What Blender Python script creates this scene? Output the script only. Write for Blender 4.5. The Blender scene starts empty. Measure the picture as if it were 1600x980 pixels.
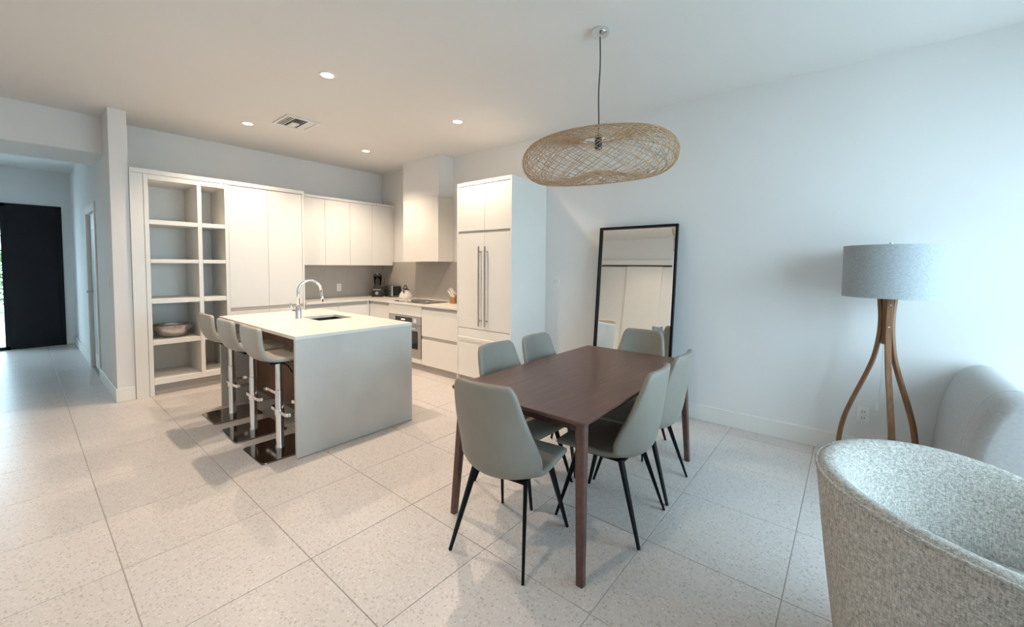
import bpy, bmesh, math, random
from mathutils import Vector, Matrix
random.seed(7)
SC = bpy.context.scene
COL = SC.collection
PI = math.pi

# ------------------------------------------------------------------ camera
cam_d = bpy.data.cameras.new('camera')
cam = bpy.data.objects.new('camera', cam_d)
COL.objects.link(cam)
RGT = Vector((0.6388262, -0.7693156, 0.0073800))
UPV = Vector((0.0309844, 0.0353113, 0.9988959))
FWD = Vector((0.7687269, 0.6378923, -0.0463946))
M = Matrix.Identity(4)
for i in range(3):
    M[i][0] = RGT[i]; M[i][1] = UPV[i]; M[i][2] = -FWD[i]
M[0][3], M[1][3], M[2][3] = -4.08229, -6.34943, 1.44686
cam.matrix_world = M
cam_d.sensor_fit = 'HORIZONTAL'
cam_d.sensor_width = 36.0
cam_d.lens = 639.472 * 36.0 / 1600.0
cam_d.shift_x = -(800.3955 - 800.0) / 1600.0
cam_d.shift_y = (444.6657 - 490.0) / 1600.0
cam_d.clip_start = 0.05
SC.camera = cam

# ------------------------------------------------------------------ sky and daylight
world = bpy.data.worlds.new('world')
SC.world = world
world.use_nodes = True
wn = world.node_tree
bg = wn.nodes['Background']
bg.inputs['Color'].default_value = (0.605, 0.835, 1.0, 1)
bg.inputs['Strength'].default_value = 7.3

def portal(name, loc, rot, sx, sy):
    d = bpy.data.lights.new(name, 'AREA')
    d.shape = 'RECTANGLE'; d.size = sx; d.size_y = sy
    d.cycles.is_portal = True
    o = bpy.data.objects.new(name, d)
    o.location = loc; o.rotation_euler = rot
    COL.objects.link(o)
    return o
# daylight enters by the glazed end of the room and by the glass beside the front door
portal('daylight_portal', (-1.65, -8.37, 1.3), (PI / 2, 0, 0), 2.9, 2.5)
portal('daylight_portal', (-4.72, 4.22, 1.2), (-PI / 2, 0, 0), 0.85, 2.3)

SC.view_settings.view_transform = 'Standard'
SC.view_settings.look = 'None'
SC.view_settings.gamma = 1.0
SC.view_settings.use_curve_mapping = False
SC.view_settings.exposure = 0.52
LAMP_W = 76.0            # watts of each recessed kitchen light
WARM = (1.0, 0.785, 0.60)

# ------------------------------------------------------------------ materials
MATS = {}
def _new(name):
    m = bpy.data.materials.new(name); m.use_nodes = True
    nt = m.node_tree
    return m, nt, nt.nodes['Principled BSDF']

def mat(name, col, rough=0.5, metal=0.0, var=0.04, scale=6.0, bump=0.0, bscale=60.0, spec=0.5, detail=4.0, sheen=0.0, stretch=(1, 1, 1), coat=0.0):
    m, nt, b = _new(name)
    tc = nt.nodes.new('ShaderNodeTexCoord')
    mp = nt.nodes.new('ShaderNodeMapping')
    mp.inputs['Scale'].default_value = stretch
    nt.links.new(tc.outputs['Object'], mp.inputs['Vector'])
    n = nt.nodes.new('ShaderNodeTexNoise')
    n.inputs['Scale'].default_value = scale; n.inputs['Detail'].default_value = detail
    nt.links.new(mp.outputs['Vector'], n.inputs['Vector'])
    r = nt.nodes.new('ShaderNodeValToRGB')
    r.color_ramp.elements[0].position = 0.3; r.color_ramp.elements[1].position = 0.7
    r.color_ramp.elements[0].color = tuple(max(0, c * (1 - var)) for c in col) + (1,)
    r.color_ramp.elements[1].color = tuple(min(1, c * (1 + var)) for c in col) + (1,)
    nt.links.new(n.outputs['Fac'], r.inputs['Fac'])
    nt.links.new(r.outputs['Color'], b.inputs['Base Color'])
    b.inputs['Roughness'].default_value = rough
    b.inputs['Metallic'].default_value = metal
    b.inputs['Specular IOR Level'].default_value = spec
    if coat: b.inputs['Coat Weight'].default_value = coat
    if sheen:
        b.inputs['Sheen Weight'].default_value = sheen
    if bump:
        n2 = nt.nodes.new('ShaderNodeTexNoise'); n2.inputs['Scale'].default_value = bscale; n2.inputs['Detail'].default_value = 3
        nt.links.new(mp.outputs['Vector'], n2.inputs['Vector'])
        bp = nt.nodes.new('ShaderNodeBump'); bp.inputs['Strength'].default_value = bump; bp.inputs['Distance'].default_value = 0.01
        nt.links.new(n2.outputs['Fac'], bp.inputs['Height'])
        nt.links.new(bp.outputs['Normal'], b.inputs['Normal'])
    MATS[name] = m
    return m

mat('wall_paint', (0.80, 0.795, 0.785), 0.75, var=0.012, scale=1.5, bump=0.02, bscale=120)
mat('ceiling_paint', (0.79, 0.775, 0.755), 0.85, var=0.012, scale=1.2)
mat('trim_paint', (0.83, 0.82, 0.78), 0.45, var=0.01)
mat('cabinet_white', (0.80, 0.785, 0.745), 0.38, var=0.012, scale=3)
mat('cabinet_recess', (0.42, 0.40, 0.36), 0.5, var=0.02)
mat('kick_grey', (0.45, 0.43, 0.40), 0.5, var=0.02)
mat('splash_stone', (0.43, 0.40, 0.36), 0.35, var=0.05, scale=2.5)
mat('quartz', (0.80, 0.79, 0.745), 0.22, var=0.02, scale=2.2, detail=8)
mat('shaded_quartz', (0.57, 0.56, 0.53), 0.45, var=0.09, scale=2.4, detail=10)  # darker mottled copy of quartz; shade on the island ends put into the colour
mat('walnut', (0.098, 0.044, 0.034), 0.30, var=0.28, scale=9, detail=8, stretch=(0.35, 5, 5))
mat('island_wood', (0.17, 0.085, 0.045), 0.45, var=0.22, scale=7, detail=7, stretch=(4, 4, 0.5))
mat('lamp_wood', (0.235, 0.112, 0.048), 0.42, var=0.25, scale=12, detail=6, stretch=(5, 5, 0.6))
mat('leather_grey', (0.25, 0.230, 0.195), 0.52, var=0.03, scale=14, bump=0.08, bscale=260)
mat('stool_leather', (0.40, 0.37, 0.325), 0.45, var=0.03, scale=14, bump=0.06, bscale=260)
mat('black_metal', (0.004, 0.004, 0.0045), 0.5, var=0.1, spec=0.15)
mat('black_frame', (0.005, 0.005, 0.006), 0.35, var=0.1, spec=0.2)
mat('black_door', (0.008, 0.009, 0.013), 0.45, var=0.15, scale=3, spec=0.22)
mat('chrome', (0.82, 0.82, 0.83), 0.10, 1.0, var=0.02)
mat('steel', (0.52, 0.50, 0.48), 0.28, 1.0, var=0.05, scale=5, stretch=(1, 1, 30))
mat('dark_chrome', (0.34, 0.30, 0.27), 0.08, 1.0, var=0.03)
mat('black_glass', (0.010, 0.010, 0.011), 0.06, var=0.1, coat=0.3)
mat('black_plastic', (0.016, 0.016, 0.017), 0.35, var=0.1)
mat('dark_gap', (0.03, 0.028, 0.026), 0.8, var=0.1)
mat('vent_dark', (0.10, 0.095, 0.09), 0.8, var=0.05)
mat('sink_dark', (0.05, 0.05, 0.05), 0.35, 0.7, var=0.1)
mat('plate_white', (0.84, 0.84, 0.82), 0.35, var=0.01)
mat('bamboo', (0.56, 0.37, 0.215), 0.55, var=0.25, scale=20)
mat('shade_linen', (0.40, 0.43, 0.45), 0.9, var=0.14, scale=70, bump=0.15, bscale=200, stretch=(1, 1, 2.5))
mat('knife_wood', (0.40, 0.20, 0.08), 0.5, var=0.2, scale=15)
mat('kettle_white', (0.72, 0.69, 0.64), 0.22, var=0.02)
mat('bowl_metal', (0.50, 0.48, 0.47), 0.16, 1.0, var=0.1, scale=30, bump=0.15, bscale=38)
mat('sofa_fabric', (0.46, 0.445, 0.435), 0.95, var=0.06, scale=60, bump=0.15, bscale=160, sheen=0.3)
mat('pillow_blue', (0.46, 0.52, 0.57), 0.95, var=0.05, scale=60, bump=0.15, bscale=200, sheen=0.2)
mat('pale_paving', (0.55, 0.53, 0.50), 0.9, var=0.08)
mat('leaf_green', (0.06, 0.14, 0.035), 0.6, var=0.4, scale=9)
mat('grout', (0.36, 0.33, 0.30), 0.8, var=0.06, scale=14)
mat('door_white', (0.78, 0.78, 0.77), 0.4, var=0.01)
mat('frosted_pane', (0.42, 0.46, 0.48), 0.3, var=0.02)

# terrazzo: pale cement with grey and tan chips, in world coordinates
m, nt, b = _new('terrazzo')
geo = nt.nodes.new('ShaderNodeNewGeometry')
def chips(scale, lo, hi, rnd=1.0):
    v = nt.nodes.new('ShaderNodeTexVoronoi'); v.inputs['Scale'].default_value = scale; v.inputs['Randomness'].default_value = rnd
    nz = nt.nodes.new('ShaderNodeTexNoise'); nz.inputs['Scale'].default_value = scale * 0.9; nz.inputs['Detail'].default_value = 2
    mx = nt.nodes.new('ShaderNodeMix'); mx.data_type = 'VECTOR'; mx.inputs[0].default_value = 0.018
    nt.links.new(geo.outputs['Position'], nz.inputs['Vector'])
    nt.links.new(geo.outputs['Position'], mx.inputs[4]); nt.links.new(nz.outputs['Color'], mx.inputs[5])
    nt.links.new(mx.outputs[1], v.inputs['Vector'])
    d = nt.nodes.new('ShaderNodeValToRGB'); d.color_ramp.elements[0].position = lo; d.color_ramp.elements[1].position = hi
    d.color_ramp.elements[0].color = (1, 1, 1, 1); d.color_ramp.elements[1].color = (0, 0, 0, 1)
    nt.links.new(v.outputs['Distance'], d.inputs['Fac'])
    sep = nt.nodes.new('ShaderNodeSeparateColor'); nt.links.new(v.outputs['Color'], sep.inputs[0])
    return d, sep
def mixc(fac_sock, a, bcol, k=1.0):
    mm = nt.nodes.new('ShaderNodeMath'); mm.operation = 'MULTIPLY'; mm.inputs[1].default_value = k
    nt.links.new(fac_sock, mm.inputs[0])
    mx = nt.nodes.new('ShaderNodeMix'); mx.data_type = 'RGBA'
    nt.links.new(mm.outputs[0], mx.inputs[0])
    if isinstance(a, tuple): mx.inputs[6].default_value = a
    else: nt.links.new(a, mx.inputs[6])
    if isinstance(bcol, tuple): mx.inputs[7].default_value = bcol
    else: nt.links.new(bcol, mx.inputs[7])
    return mx.outputs[2]
oi = nt.nodes.new('ShaderNodeObjectInfo')
base = mixc(oi.outputs['Random'], (0.60, 0.555, 0.527, 1), (0.635, 0.59, 0.56, 1))
d1, s1 = chips(78, 0.30, 0.42)
ramp1 = nt.nodes.new('ShaderNodeValToRGB')
ramp1.color_ramp.interpolation = 'CONSTANT'
e = ramp1.color_ramp.elements
e[0].position = 0; e[0].color = (0.43, 0.385, 0.355, 1)
e[1].position = 0.20; e[1].color = (0.69, 0.65, 0.625, 1)
for p_, c_ in ((0.45, (0.63, 0.58, 0.55, 1)), (0.62, (0.45, 0.40, 0.365, 1)), (0.76, (0.73, 0.70, 0.68, 1)), (0.93, (0.37, 0.335, 0.31, 1))):
    k_ = e.new(p_); k_.color = c_
nt.links.new(s1.outputs[0], ramp1.inputs['Fac'])
c1 = mixc(d1.outputs['Color'], base, ramp1.outputs['Color'], 0.85)
d2, s2 = chips(140, 0.18, 0.32)
ramp2 = nt.nodes.new('ShaderNodeValToRGB'); ramp2.color_ramp.interpolation = 'CONSTANT'
e = ramp2.color_ramp.elements
e[0].position = 0; e[0].color = (0.44, 0.395, 0.365, 1); e[1].position = 0.3; e[1].color = (0.67, 0.63, 0.605, 1)
nt.links.new(s2.outputs[0], ramp2.inputs['Fac'])
c2 = mixc(d2.outputs['Color'], c1, ramp2.outputs['Color'], 0.6)
nt.links.new(c2, b.inputs['Base Color'])
b.inputs['Roughness'].default_value = 0.32
b.inputs['Specular IOR Level'].default_value = 0.42
MATS['terrazzo'] = m

# woven tweed upholstery
def tweed(name, ca, cb):
    m, nt, b = _new(name)
    tc = nt.nodes.new('ShaderNodeTexCoord')
    def noise(scale, st, det=2):
        mp = nt.nodes.new('ShaderNodeMapping'); mp.inputs['Scale'].default_value = st
        nt.links.new(tc.outputs['Object'], mp.inputs['Vector'])
        n = nt.nodes.new('ShaderNodeTexNoise'); n.inputs['Scale'].default_value = scale; n.inputs['Detail'].default_value = det
        nt.links.new(mp.outputs['Vector'], n.inputs['Vector']); return n.outputs['Fac']
    a = noise(240, (1, 1, 0.22)); c = noise(220, (0.35, 0.35, 1)); d = noise(420, (1, 1, 1))
    ad = nt.nodes.new('ShaderNodeMath'); ad.operation = 'ADD'; nt.links.new(a, ad.inputs[0]); nt.links.new(c, ad.inputs[1])
    ad2 = nt.nodes.new('ShaderNodeMath'); ad2.operation = 'ADD'; nt.links.new(ad.outputs[0], ad2.inputs[0]); nt.links.new(d, ad2.inputs[1])
    mu = nt.nodes.new('ShaderNodeMath'); mu.operation = 'MULTIPLY'; mu.inputs[1].default_value = 1 / 3; nt.links.new(ad2.outputs[0], mu.inputs[0])
    r = nt.nodes.new('ShaderNodeValToRGB')
    r.color_ramp.elements[0].position = 0.38; r.color_ramp.elements[0].color = ca + (1,)
    r.color_ramp.elements[1].position = 0.62; r.color_ramp.elements[1].color = cb + (1,)
    nt.links.new(mu.outputs[0], r.inputs['Fac']); nt.links.new(r.outputs['Color'], b.inputs['Base Color'])
    bp = nt.nodes.new('ShaderNodeBump'); bp.inputs['Strength'].default_value = 0.6; bp.inputs['Distance'].default_value = 0.004
    nt.links.new(mu.outputs[0], bp.inputs['Height']); nt.links.new(bp.outputs['Normal'], b.inputs['Normal'])
    b.inputs['Roughness'].default_value = 0.95; b.inputs['Specular IOR Level'].default_value = 0.15
    MATS[name] = m
tweed('tweed', (0.24, 0.225, 0.20), (0.66, 0.63, 0.58))

# clear glazing
def clear_glass(name, tint, gloss):
    m = bpy.data.materials.new(name); m.use_nodes = True
    nt = m.node_tree; nt.nodes.clear()
    out = nt.nodes.new('ShaderNodeOutputMaterial'); mx = nt.nodes.new('ShaderNodeMixShader')
    tr = nt.nodes.new('ShaderNodeBsdfTransparent'); gl = nt.nodes.new('ShaderNodeBsdfGlossy')
    n = nt.nodes.new('ShaderNodeTexNoise'); n.inputs['Scale'].default_value = 2
    r = nt.nodes.new('ShaderNodeValToRGB'); r.color_ramp.elements[0].color = tint + (1,); r.color_ramp.elements[1].color = tuple(min(1, c * 1.02) for c in tint) + (1,)
    nt.links.new(n.outputs['Fac'], r.inputs['Fac']); nt.links.new(r.outputs['Color'], tr.inputs['Color'])
    gl.inputs['Roughness'].default_value = 0.02
    lw = nt.nodes.new('ShaderNodeLayerWeight'); lw.inputs['Blend'].default_value = gloss
    nt.links.new(lw.outputs['Fresnel'], mx.inputs['Fac'])
    nt.links.new(tr.outputs[0], mx.inputs[1]); nt.links.new(gl.outputs[0], mx.inputs[2]); nt.links.new(mx.outputs[0], out.inputs['Surface'])
    MATS[name] = m
clear_glass('window_glass', (0.95, 0.97, 0.97), 0.12)
clear_glass('jar_glass', (0.80, 0.80, 0.78), 0.25)

m, nt, b = _new('mirror_silver')
n = nt.nodes.new('ShaderNodeTexNoise'); n.inputs['Scale'].default_value = 1.0
r = nt.nodes.new('ShaderNodeValToRGB'); r.color_ramp.elements[0].color = (0.90, 0.90, 0.88, 1); r.color_ramp.elements[1].color = (0.91, 0.91, 0.89, 1)
nt.links.new(n.outputs['Fac'], r.inputs['Fac']); nt.links.new(r.outputs['Color'], b.inputs['Base Color'])
b.inputs['Metallic'].default_value = 1.0; b.inputs['Roughness'].default_value = 0.012
MATS['mirror_silver'] = m

def emit(name, col, strength):
    m, nt, b = _new(name)
    n = nt.nodes.new('ShaderNodeTexNoise'); n.inputs['Scale'].default_value = 3
    r = nt.nodes.new('ShaderNodeValToRGB'); r.color_ramp.elements[0].color = col + (1,); r.color_ramp.elements[1].color = col + (1,)
    nt.links.new(n.outputs['Fac'], r.inputs['Fac']); nt.links.new(r.outputs['Color'], b.inputs['Emission Color'])
    b.inputs['Emission Strength'].default_value = strength
    MATS[name] = m
emit('lamp_glow', (1.0, 0.86, 0.68), 12.0)
emit('display_glow', (0.9, 0.55, 0.35), 0.7)

# ------------------------------------------------------------------ mesh helpers
def BM(): return bmesh.new()
def box(bm, x0, x1, y0, y1, z0, z1, bev=0.0, seg=1):
    x0, x1 = min(x0, x1), max(x0, x1); y0, y1 = min(y0, y1), max(y0, y1); z0, z1 = min(z0, z1), max(z0, z1)
    r = bmesh.ops.create_cube(bm, size=1.0)
    vs = r['verts']
    for v in vs:
        v.co = Vector((x0 + (v.co.x + .5) * (x1 - x0), y0 + (v.co.y + .5) * (y1 - y0), z0 + (v.co.z + .5) * (z1 - z0)))
    if bev:
        es = list({e for v in vs for e in v.link_edges})
        bmesh.ops.bevel(bm, geom=es, offset=bev, segments=seg, profile=0.5, affect='EDGES')
    return bm
def bx(*a, **k): return box(BM(), *a, **k)
def frame_of(d):
    d = d.normalized(); a = Vector((0, 0, 1)) if abs(d.z) < 0.9 else Vector((1, 0, 0))
    s = d.cross(a).normalized(); return s, s.cross(d).normalized()
def tube(bm, pts, rad, n=8, cap=True, closed=False):
    pts = [Vector(p) for p in pts]
    rad = rad if isinstance(rad, (list, tuple)) else [rad] * len(pts)
    rings = []; s = None
    L = len(pts)
    for i, p in enumerate(pts):
        if closed: d = pts[(i + 1) % L] - pts[i - 1]
        else: d = pts[min(i + 1, L - 1)] - pts[max(i - 1, 0)]
        d.normalize()
        if s is None: s, t = frame_of(d)
        else:
            s = (s - d * s.dot(d))
            s = s.normalized() if s.length > 1e-6 else frame_of(d)[0]
            t = d.cross(s) * -1
            t = s.cross(d)
        rings.append([bm.verts.new(p + (s * math.cos(2 * PI * k / n) + t * math.sin(2 * PI * k / n)) * rad[i]) for k in range(n)])
    for i in range(L if closed else L - 1):
        a, b_ = rings[i], rings[(i + 1) % L]
        for k in range(n):
            try: bm.faces.new((a[k], a[(k + 1) % n], b_[(k + 1) % n], b_[k]))
            except ValueError: pass
    if cap and not closed:
        bm.faces.new(rings[0]); bm.faces.new(list(reversed(rings[-1])))
    return bm
def lathe(bm, prof, n=32, cx=0, cy=0, a0=0, caps=True):
    rings = []
    for r, z in prof:
        rings.append([bm.verts.new((cx + r * math.cos(a0 + 2 * PI * k / n), cy + r * math.sin(a0 + 2 * PI * k / n), z)) for k in range(n)])
    for a, b_ in zip(rings, rings[1:]):
        for k in range(n): bm.faces.new((a[k], a[(k + 1) % n], b_[(k + 1) % n], b_[k]))
    if caps:
        bm.faces.new(list(reversed(rings[0]))); bm.faces.new(rings[-1])
    return bm
def prism(bm, poly, z0, z1):
    lo = [bm.verts.new((x, y, z0)) for x, y in poly]; hi = [bm.verts.new((x, y, z1)) for x, y in poly]
    n = len(poly)
    bm.faces.new(list(reversed(lo))); bm.faces.new(hi)
    for k in range(n): bm.faces.new((lo[k], lo[(k + 1) % n], hi[(k + 1) % n], hi[k]))
    return bm
def rrect(x0, x1, y0, y1, r, n=5):
    out = []
    for cx, cy, a in ((x1 - r, y1 - r, 0), (x0 + r, y1 - r, 90), (x0 + r, y0 + r, 180), (x1 - r, y0 + r, 270)):
        for k in range(n + 1):
            t = math.radians(a + 90 * k / n); out.append((cx + r * math.cos(t), cy + r * math.sin(t)))
    return out
def catmull(pts, n):
    pts = [tuple(p) for p in pts]; out = []
    P = [pts[0]] + pts + [pts[-1]]
    for i in range(1, len(P) - 2):
        for k in range(n):
            t = k / n
            out.append(tuple(0.5 * ((2 * b_) + (-a + c) * t + (2 * a - 5 * b_ + 4 * c - d) * t * t + (-a + 3 * b_ - 3 * c + d) * t ** 3)
                             for a, b_, c, d in zip(P[i - 1], P[i], P[i + 1], P[i + 2])))
    out.append(pts[-1])
    return out
def grid(bm, rows):
    vs = [[bm.verts.new(p) for p in row] for row in rows]
    for a, b_ in zip(vs, vs[1:]):
        for k in range(len(a) - 1): bm.faces.new((a[k], a[k + 1], b_[k + 1], b_[k]))
    return bm

def origin_of(o):
    v = Vector((0, 0, 0))
    while o is not None: v += o.location; o = o.parent
    return v
def obj(name, bm, mname, parent=None, smooth=False, local=False, angle=None):
    """one mesh object; coordinates are world ones unless local=True"""
    if parent is not None and not local:
        bmesh.ops.translate(bm, verts=bm.verts, vec=-origin_of(parent))
    bmesh.ops.recalc_face_normals(bm, faces=bm.faces)
    me = bpy.data.meshes.new(name); bm.to_mesh(me); bm.free()
    me.materials.append(MATS[mname])
    if smooth:
        me.polygons.foreach_set('use_smooth', [True] * len(me.polygons))
        if angle is not None:
            try: me.set_sharp_from_angle(angle=math.radians(angle))
            except Exception: pass
    o = bpy.data.objects.new(name, me); COL.objects.link(o)
    o.parent = parent
    return o
def tag(o, label, cat, group=None):
    o['label'] = label; o['category'] = cat
    if group: o['group'] = group
    return o
def thing(name, label, cat, loc=(0, 0, 0), rz=0.0, group=None):
    o = bpy.data.objects.new(name, None); COL.objects.link(o)
    o.empty_display_size = 0.1
    o.location = loc; o.rotation_euler = (0, 0, rz)
    return tag(o, label, cat, group)
def struct(name, bm, mname, label=None, smooth=False):
    o = obj(name, bm, mname, None, smooth); o['kind'] = 'structure'
    if label: o['label'] = label
    return o
def dup(root, loc, rz, label):
    r_ = root.copy(); COL.objects.link(r_); r_.location = loc; r_.rotation_euler = (0, 0, rz); r_['label'] = label
    for ch in list(root.children):
        c = ch.copy(); COL.objects.link(c); c.parent = r_
        for g in list(ch.children):
            d = g.copy(); COL.objects.link(d); d.parent = c
    return r_
def mods(o, solid=None, sub=0, offset=0.0):
    if solid:
        s = o.modifiers.new('thickness', 'SOLIDIFY'); s.thickness = solid; s.offset = offset
    if sub:
        s = o.modifiers.new('smooth', 'SUBSURF'); s.levels = sub; s.render_levels = sub

# ------------------------------------------------------------------ the room
H = 3.0
XL, YR, YH = -5.2, -8.4, 4.25       # left wall, glazed end, far end of the hall
XW0, XW1, YW = -3.47, -3.33, -0.549  # wing wall beside the shelves
T = 0.12
floor = struct('floor', box(box(BM(), XL, 0, YR, 0, -0.10, -0.0022), XL, XW1, 0, YH + T, -0.10, -0.0022), 'grout', 'pale speckled terrazzo tile floor with thin grout lines')
TS = 0.603; G = 0.0021
GX, GY = -3.8137, -3.7500
tile_cache = {}
ix0 = math.floor((XL - GX) / TS); iy0 = math.floor((YR - GY) / TS)
for i in range(ix0, 8):
    for j in range(iy0, 15):
        x0, x1, y0, y1 = GX + i * TS, GX + (i + 1) * TS, GY + j * TS, GY + (j + 1) * TS
        x0, x1, y0 = max(x0, XL), min(x1, 0.0), max(y0, YR)
        if y1 > 0:
            if x0 >= XW0 - 0.02 or (y0 < -0.3 and x1 > XW0 + 0.01): y1 = min(y1, 0.0)
            else: x1 = min(x1, XW0); y1 = min(y1, YH)
        if x1 - x0 < 0.03 or y1 - y0 < 0.03: continue
        w, d = round(x1 - x0 - 2 * G, 4), round(y1 - y0 - 2 * G, 4)
        if (w, d) not in tile_cache:
            bm = BM(); b0 = 0.0012
            lo = [bm.verts.new((sx * w / 2, sy * d / 2, -0.0022)) for sx, sy in ((-1, -1), (1, -1), (1, 1), (-1, 1))]
            md = [bm.verts.new((sx * w / 2, sy * d / 2, -b0)) for sx, sy in ((-1, -1), (1, -1), (1, 1), (-1, 1))]
            hi = [bm.verts.new((sx * (w / 2 - b0), sy * (d / 2 - b0), 0)) for sx, sy in ((-1, -1), (1, -1), (1, 1), (-1, 1))]
            for q in range(4):
                bm.faces.new((lo[q], lo[(q + 1) % 4], md[(q + 1) % 4], md[q])); bm.faces.new((md[q], md[(q + 1) % 4], hi[(q + 1) % 4], hi[q]))
            bm.faces.new(hi)
            me = bpy.data.meshes.new('tile'); bm.to_mesh(me); bm.free(); me.materials.append(MATS['terrazzo'])
            tile_cache[(w, d)] = me
        o = bpy.data.objects.new('tile', tile_cache[(w, d)]); COL.objects.link(o)
        o.parent = floor; o.location = ((x0 + x1) / 2, (y0 + y1) / 2, 0)

struct('ceiling', box(box(BM(), XL, 0, YR, 0, H, H + 0.1), XL, XW0, 0, YH, H, H + 0.1), 'ceiling_paint', 'smooth white ceiling')
struct('wall_right', bx(0, T, YR, 0, -0.1, H), 'wall_paint', 'long white wall behind the mirror and floor lamp')
struct('wall_back', bx(XW1, T, 0, T, -0.1, H), 'wall_paint', 'white kitchen wall above the cabinets')
struct('wall_left', bx(XL - T, XL, YR, YH, -0.1, H), 'wall_paint', 'white wall with sliding closet doors, seen in the mirror')
# wing wall and hall wall with a door opening
DY0, DY1, DZ = 0.80, 1.74, 2.12
bm = BM()
box(bm, XW0, XW1, YW, DY0, -0.002, H); box(bm, XW0, XW1, DY1, YH, -0.002, H); box(bm, XW0, XW1, DY0, DY1, DZ, H)
struct('wall_hall_right', bm, 'wall_paint', 'white wing wall between hallway and kitchen shelves')
struct('wall_header', bx(XL, XW0 - 0.001, -0.12, 0.70, 2.61, H - 0.001), 'wall_paint', 'dropped white beam over the hallway opening')
# hall end wall with front door and side glazing
HX0, HX1, HZ = -5.10, -3.585, 2.40
bm = BM()
box(bm, XL, HX0, YH, YH + T, -0.002, H); box(bm, HX1, XW1, YH, YH + T, -0.002, H); box(bm, HX0, HX1, YH, YH + T, HZ, H)
struct('wall_hall_end', bm, 'wall_paint', 'white end wall of the hallway around the black front door')
# glazed end of the living room, behind the camera
WX0, WX1, WZ = -3.15, -0.15, 2.62
bm = BM()
box(bm, XL, WX0, YR - T, YR, -0.1, H); box(bm, WX1, T, YR - T, YR, -0.1, H); box(bm, WX0, WX1, YR - T, YR, WZ, H)
struct('wall_window_end', bm, 'wall_paint', 'wall around the sliding glass doors')

BH, BT = 0.144, 0.014
def base(name, segs):
    bm = BM()
    for s in segs: box(bm, s[0], s[1], s[2], s[3], 0, BH, bev=0.003)
    struct(name, bm, 'trim_paint', 'plain white baseboard')
base('baseboard_right', [(-BT, 0, YR + 0.001, -3.4895)])
base('baseboard_hall', [(XW0 - BT, XW0, YW - BT, DY0 - 0.08), (XW0 - BT, XW0, DY1 + 0.08, YH - BT), (XW0, XW1 - 0.002, YW - BT, YW), (HX1 + 0.002, XW0 - BT, YH - BT, YH)])
base('baseboard_left', [(XL, XL + BT, -8.39, -4.06), (XL, XL + BT, -0.56, YH - BT)])

# unseen box added behind the hall door to keep daylight out
bm = BM(); box(bm, XW1 + 0.30, XW1 + 0.34, DY0 - 0.1, DY1 + 0.1, 0, DZ + 0.1); box(bm, XW1, XW1 + 0.30, DY0 - 0.1, DY0 - 0.06, 0, DZ + 0.1); box(bm, XW1, XW1 + 0.30, DY1 + 0.06, DY1 + 0.1, 0, DZ + 0.1); box(bm, XW1, XW1 + 0.30, DY0 - 0.06, DY1 + 0.06, DZ + 0.06, DZ + 0.1); box(bm, XW1, XW1 + 0.30, DY0 - 0.06, DY1 + 0.06, -0.04, 0)
struct('wall_light_block', bm, 'wall_paint', 'unseen white box added behind the hallway door to block daylight')
# hall door: white slab with a frosted pane, lever handle, casing
door = struct('door_1', bx(XW0 + 0.028, XW0 + 0.066, DY0 + 0.028, DY1 - 0.028, 0.008, DZ - 0.028, bev=0.002), 'door_white', 'white hallway door with lever handle')
bm = BM(); x = XW0 + 0.024
box(bm, x - 0.006, x + 0.004, DY0 + 0.20, DY1 - 0.22, 0.22, DZ - 0.24)
obj('pane', bm, 'frosted_pane', door)
hd = BM(); hy = DY1 - 0.095
tube(hd, [(XW0 + 0.03, hy, 1.05), (XW0 - 0.035, hy, 1.05)], 0.010, 10)
tube(hd, [(XW0 - 0.035, hy + 0.008, 1.05), (XW0 - 0.035, hy - 0.12, 1.05)], 0.009, 10)
lathe(hd, [(0.026, 0), (0.026, 0.006)], 16)
obj('handle', hd, 'steel', door)
bm = BM()
for y0, y1 in ((DY0 - 0.07, DY0), (DY1, DY1 + 0.07)): box(bm, XW0 - 0.016, XW0, y0, y1, 0, DZ + 0.07, bev=0.002)
box(bm, XW0 - 0.016, XW0, DY0, DY1, DZ, DZ + 0.07, bev=0.002)
for y0, y1 in ((DY0, DY0 + 0.025), (DY1 - 0.025, DY1)): box(bm, XW0 - 0.010, XW1, y0, y1, 0, DZ)
box(bm, XW0 - 0.010, XW1, DY0, DY1, DZ - 0.025, DZ)
struct('trim_1', bm, 'trim_paint', 'white casing of the hallway door')

# black front door with glazed side panel
fd = struct('door_2', bx(-4.205, HX1 - 0.045, YH - 0.010, YH + 0.06, 0.003, HZ - 0.05, bev=0.002), 'black_door', 'tall black front door at the end of the hallway')
bm = BM()
box(bm, HX1 - 0.045, HX1, YH - 0.012, YH + T, 0, HZ); box(bm, HX0, HX0 + 0.045, YH - 0.012, YH + T, 0, HZ)
box(bm, HX0, HX1, YH - 0.012, YH + T, HZ - 0.05, HZ); box(bm, HX0, -4.205, YH - 0.012, YH + T, 0, 0.05); box(bm, -4.205, HX1 - 0.045, YH + 0.062, YH + T, -0.002, 0.03); box(bm, -4.26, -4.205, YH - 0.012, YH + T, 0.0, HZ)
obj('door_frame', bm, 'black_door', fd)
obj('pane', bx(HX0 + 0.045, -4.26, YH + 0.05, YH + 0.058, 0.05, HZ - 0.05), 'window_glass', fd)

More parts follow.
